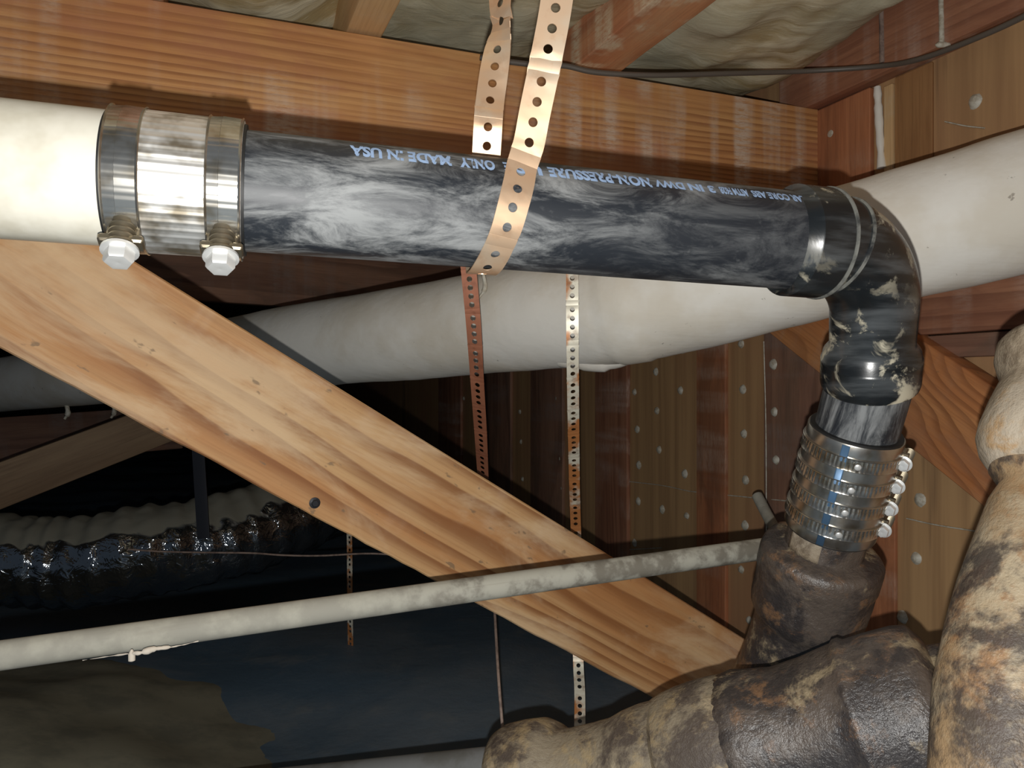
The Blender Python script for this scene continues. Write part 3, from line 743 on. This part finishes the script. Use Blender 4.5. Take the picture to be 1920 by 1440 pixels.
# lower right coupling with four bands
def vp(y):                                           # axis point of the lower run at photo row y
    k = (720-y)/F; z0 = stub_a.z-CAM_Z; t = (k*stub_a.y-z0)/(sdir.z-k*sdir.y); return stub_a+sdir*t
q0 = vp(806); q1 = vp(988); Lq = (q1-q0).length; rq = .0492
rgt = sdir.cross(Vector((0, -1, 0))).normalized(); rgt = rgt if rgt.x > 0 else -rgt
frv = sdir.cross(rgt).normalized(); frv = frv if frv.y < 0 else -frv
def scr2(parent, c, r, i):
    out = (rgt*.86+frv*.50).normalized(); tg = (frv*.84-rgt*.54).normalized()
    screw(parent, c+out*(r+.0035)-tg*.006, tg, out, .95)
cpl = coupling(q0, sdir, Lq, rq, [Lq*(.17+.222*k) for k in range(4)], 'stainless steel coupling with four clamp bands joining the black stub to the cast iron pipe', .0145, scr2, .0, 'steel_smooth', name='four_band_coupling')
# blue printed film stripe on the shield
mb = MB(); vs = []; fs = []
for i in range(2):
    for j in range(7):
        a_ = math.radians(117+j*1.5); vs.append(sdir*(0.001+(Lq-.002)*i)+(rgt*math.cos(a_)+frv*math.sin(a_))*(rq+.0014))
for j in range(6): fs.append((j, j+1, 8+j, 7+j))
mb.add(vs, fs); o = mb.build('blue_stripe', M['blue'], cpl, True, Matrix.Translation(q0)); sd = o.modifiers.new('s', 'SOLIDIFY'); sd.thickness = .0004; o['label'] = 'blue vertical stripe'
for k in range(4):
    a_ = math.radians(104); cpos = q0+sdir*(Lq*(.17+.222*k))+(rgt*math.cos(a_)+frv*math.sin(a_))*(rq+.003)
    out = (rgt*math.cos(a_)+frv*math.sin(a_))
    mb = MB(); tube(mb, [V((0, 0, 0)), V((.0008, 0, 0)), V((.0014, 0, 0))], [.0035, .0032, .002], 16)
    mb.build('rivet', M['zinc'], cpl, True, frame(cpos, cpos+out))

# ---------------------------------------------------------------- cast iron
def cdisp(amp, f):
    return lambda p, i, j: amp*noise.noise(p*f)+amp*.5*noise.noise(p*f*3.1)
nk0 = vp(960); nk1 = vp(1400)
IR = .043
hub0 = vp(1030)
Ln = (nk1-nk0).length; sh = (hub0-nk0).length
mb = MB(); P_ = []; Q_ = []
def ap(s, r): P_.append(nk0+sdir*s); Q_.append(r)
ap(0, IR); ap(sh*.5, IR); ap(sh-.004, IR); ap(sh-.002, IR*1.1)
for s_, r_ in ((-.001, .058), (.001, .0635), (.005, .0665), (.012, .0672), (.032, .067), (.038, .0655), (.05, .0655), (.072, .0655), (.084, .064), (.092, .059), (.098, .056)): ap(sh+s_, r_)
drift = V((-.012, -.01, 0))
for k in range(1, 11): P_.append(nk0+sdir*(sh+.098+k*.016)+drift*(k/10)**1.6); Q_.append(.0555+.010*(k/10)**2)
wc = P_[6].copy(); tube(mb, [p-wc for p in P_], Q_, 56, True, cdisp(.0014, 40))
wye = empty('cast_iron_wye', wc, 'dark wet-looking cast iron wye fitting at lower right below the four-band coupling', 'pipe fitting')
mb.build('upright_branch', M['iron_dark'], wye, True, Matrix.Translation(wc), 50)
# bare pale patch on the neck
mb = MB(); vs = []; na, nb = 10, 8
pr_ = sdir.cross(V((0, -1, 0))).normalized(); pr_ = pr_ if pr_.x > 0 else -pr_; pf_ = sdir.cross(pr_).normalized(); pf_ = pf_ if pf_.y < 0 else -pf_
for i in range(na+1):
    for j in range(nb+1):
        a_ = math.radians(118+52*i/na); l_ = .008+(sh-.004-.008)*j/nb+(.004*noise.noise((i*.6, 2, 1)) if j == nb else 0)
        vs.append(nk0-wc+sdir*l_+(pr_*math.cos(a_)+pf_*math.sin(a_))*(IR+.0012))
fs = [(i*(nb+1)+j, (i+1)*(nb+1)+j, (i+1)*(nb+1)+j+1, i*(nb+1)+j+1) for i in range(na) for j in range(nb)]
mb.add(vs, fs); o = mb.build('bare_patch', M['iron_hub'], wye, True, Matrix.Translation(wc)); o['label'] = 'pale bare patch on the neck'; sd = o.modifiers.new('s', 'SOLIDIFY'); sd.thickness = .0006
# main run
ML = [at(1240, 1437, .81), at(1420, 1403, .785), at(1600, 1372, .75), at(1800, 1330, .705)]
md = (ML[-1]-ML[0]).normalized(); Lm = (ML[-1]-ML[0]).length; sc_ = Lm/.34
nd = lambda x, a: .0014*noise.noise((x*40, math.cos(a)*2.5, math.sin(a)*2.5))+.0008*noise.noise((x*110, math.cos(a)*7, math.sin(a)*7))
lhub = [(0, .050), (0, .058), (.004, .0625), (.012, .0665), (.024, .070), (.038, .0725), (.055, .0745), (.075, .0755), (.095, .0745), (.112, .071), (.12, .066)]
local_tube('left_hub', M['iron_mid'], ML[0], ML[-1], lhub, 72, wye, disp=nd, angle=60)
prof = [(.07, .05), (.075, .062), (.085, .0745), (.10, .0762), (.115, .074), (.14, .071), (.17, .073), (.19, .077), (.203, .079), (.206, .082), (.212, .0825), (.216, .080), (.235, .082), (.262, .082), (.275, .079), (.283, .066), (.286, .058), (.33, .056)]
run = local_tube('main_run', M['iron_dark'], ML[0], ML[-1], prof, 72, wye, disp=nd, angle=60)
sp = P_[-5]; mb = MB(); tube(mb, [sp-wc, sp-wc+V((-.004, .0, -.03)), sp-wc+V((-.010, .005, -.07)), sp-wc+V((-.015, .01, -.11))], [.056, .064, .072, .07], 40, True, cdisp(.002, 30))
mb.build('saddle', M['iron_dark'], wye, True, Matrix.Translation(wc), 60)
# left outlet pipe and bell
l0 = at(960, 1492, .865); l1 = at(1262, 1432, .793); ld = (l1-l0).normalized(); Ll = (l1-l0).length
prof = [(0, .052), (0, .062), (.004, .070), (.016, .0735), (.04, .0735), (.058, .0715), (.070, .064), (.078, .056), (.09, .0545), (Ll*.62, .0545), (Ll*.72, .056), (Ll*.80, .060), (Ll*.9, .0625), (Ll, .063)]
o = local_tube('cast_iron_pipe', M['iron_mid'], l0, l1, prof, 64, None, disp=lambda x, a: .001*noise.noise((x*40, math.cos(a)*2.5, math.sin(a)*2.5)), angle=50)
tag(o, 'grey-tan cast iron pipe with belled end at the bottom, left of the wye fitting', 'pipe')
# grey pipe beyond the bell
g0 = at(330, 1505, 1.12); g1 = at(985, 1447, .93)
o = local_tube('grey_drain_pipe', M['greypipe'], g0, g1, [(0, .032), ((g1-g0).length, .032)], 40); tag(o, 'smooth grey pipe at the bottom edge entering the belled cast iron end', 'pipe')
# right stack
r0 = at(2012, 560, .66); r1 = at(1872, 1560, .50); rd = (r1-r0).normalized(); Lr = (r1-r0).length
def rs_(y): k = (720-y)/F; z0 = r0.z-CAM_Z; return (k*r0.y-z0)/(rd.z-k*rd.y)
def rr_at(s, edge_px):                               # radius that reaches a given photo column
    p = r0+rd*s; return max(.02, (960+0-edge_px)/F*p.y+p.x)
def R_(y, ex): s = rs_(y); p = r0+rd*s; return (s, (p.x-(ex-960)/F*p.y)*.95)
prof = [(.0, .035), R_(652, 1905), R_(656, 1890), R_(668, 1880), R_(690, 1876), R_(712, 1881), R_(728, 1888), R_(742, 1880), R_(780, 1862), R_(820, 1846), R_(845, 1841), R_(870, 1846), R_(893, 1862), R_(912, 1884), R_(925, 1880), R_(960, 1860), R_(1040, 1833), R_(1120, 1806), R_(1200, 1783), R_(1260, 1770), R_(1330, 1757), R_(1440, 1748), R_(1540, 1742)]
sA = R_(920, 1884)[0]; prof[0] = (prof[1][0]-.001, prof[1][1]*.5)
stk = empty('cast_iron_stack', r0, 'large tan and rust mottled cast iron soil stack at the right edge', 'pipe')
local_tube('hub', M['iron_hub'], r0, r1, [p for p in prof if p[0] <= sA], 72, stk, disp=lambda x, a: .0006*noise.noise((x*40, math.cos(a)*2.5, math.sin(a)*2.5)), angle=60)
local_tube('pipe_body', M['iron_pale'], r0, r1, [(sA-.01, .04)]+[p for p in prof if p[0] > sA], 72, stk, disp=lambda x, a: .0009*noise.noise((x*40, math.cos(a)*2.5, math.sin(a)*2.5)), angle=60)

# ---------------------------------------------------------------- gas pipe, cables, small things
gp0 = at(-420, 1280, .58); gA = at(0, 1229, .68); gB = at(1425, 1030, .97); gd = (gB-gA).normalized()
gp0 = gA-gd*.25
gas = local_tube('gas_pipe', M['galv'], gp0, gB+gd*.06, [(0, .0128), ((gB+gd*.06-gp0).length, .0134)], 40, None, disp=lambda x, a: .0003*noise.noise((x*30, math.cos(a), math.sin(a)))); tag(gas, 'thin galvanised steel pipe crossing in front of the diagonal brace', 'pipe')
web = tub('cobweb', M['cobweb'], [at(155, 1238, .70), at(230, 1227, .695), at(262, 1224, .693), at(293, 1216, .70), at(330, 1212, .71), at(372, 1202, .72)], [.0004, .0008, .0016, .003, .0018, .0008, .0004], None, 8, 8, lambda p, i, j: .001*noise.noise(p*200)); tag(web, 'wispy cobweb hanging under the left part of the galvanised pipe', 'cobweb')
mb = MB(); tube(mb, [V((0, 0, .006)), V((0, 0, .002)), V((0, 0, -.004)), V((0, 0, -.005))], [.0008, .003, .003, .001], 10); mb.build('dust_clump', M['cobweb'], web, True, Matrix.Translation(at(247, 1230, .694)))
cab = tub('electrical_cable', M['cable'], [at(900, 108, 1.16), at(955, 116, 1.17), at(1010, 122, 1.18), at(1062, 124, 1.19), at(1120, 136, 1.2), at(1230, 141, 1.22), at(1360, 138, 1.27), at(1500, 134, 1.33), at(1640, 125, 1.29), at(1720, 112, 1.21), at(1820, 76, 1.125), at(1925, 28, 1.045), at(2000, -20, .985)], .0042, None, 12); tag(cab, 'grey electrical cable running along the beam top to the upper right corner', 'cable')
o = tub('thin_wire', M['wire'], [at(240, 1030, 1.78), at(300, 1034, 1.78), at(380, 1036, 1.78), at(470, 1037, 1.78), at(530, 1041, 1.78), at(600, 1042, 1.78), at(700, 1038, 1.78), at(790, 1046, 1.78)], .0022, None, 8); tag(o, 'thin wire stretched through the dark left of the brace knot', 'wire')
o = tub('hanging_rod', M['wire'], [at(918, 1000, 1.25), at(926, 1120, 1.22), at(934, 1260, 1.08), at(944, 1388, 1.03)], .0022, None, 8); tag(o, 'thin rusty rod hanging below the brace to the bottom pipe', 'rod')
o = tub('small_conduit', M['galv'], [at(1420, 930, 1.42), at(1438, 965, 1.38), at(1462, 1010, 1.3)], .010, None, 16); tag(o, 'short grey conduit on the wall behind the end of the galvanised pipe', 'conduit')
# far left: pale board, plastic-wrapped duct, strap, dark mound
o = board('far_board', M['greywood'], at(-260, 1010, 2.2), at(430, 745, 2.75), .135, .04, b=.003); tag(o, 'dim brown diagonal board in the dark at the left edge under the white duct', 'board')
o = board('far_plank', M['darkwood'], at(-300, 850, 3.1), at(340, 800, 3.6), .20, .04, b=.003); tag(o, 'very dark plank behind the dim brown board at the left edge', 'board')
fd = [at(-500, 1020, 1.95), at(-200, 1040, 1.95), at(0, 1050, 1.95), at(120, 1052, 1.97), at(260, 1036, 2.0), at(400, 1010, 2.08), at(520, 975, 2.2), at(640, 930, 2.4), at(760, 870, 2.7)]
qf = smooth_path(fd, 22); mb = MB(); cf = qf[0].copy()
tube(mb, [p-cf for p in qf], [.115*(1+.03*math.sin(i*.9)) for i in range(len(qf))], 72, True, lambda p, i, j: .010*noise.noise(p*9)+.004*noise.noise(p*38))
fdo = mb.build('flexible_duct', M['foil'], None, True, Matrix.Translation(cf), 180); tag(fdo, 'glinting black plastic wrapped flexible duct in the dark at left', 'duct')
att = fdo.data.attributes.new('dust', 'FLOAT', 'POINT')   # dust lies on the upper side of the jacket
for v in fdo.data.vertices: att.data[v.index].value = max(0, min(1, v.normal.z))
o = board('vertical_strip', M['darkbolt'], at(369, 800, 1.9), at(382, 1010, 1.86), .030, .004, up=V((1, 0, 0)), b=.0005); tag(o, 'dark bluish vertical strip hanging in front of the glinting duct', 'strip')
# soil mound at bottom left
def mound(x, y):
    c = at(60, 1440, 1.36); dx = (x+1.22)/.84; dy = (y-1.30)/.60
    r2 = dx*dx+dy*dy
    return floor_z(x, y)+.15*math.exp(-r2*1.6)-.035+.012*noise.noise((x*8, y*8, 3))
grid_surface('soil', M['soil'], -2.6, -.1, .5, 2.4, 90, 70, mound, 'stuff', 'brown-grey bare soil mound at the bottom left corner', 'soil')
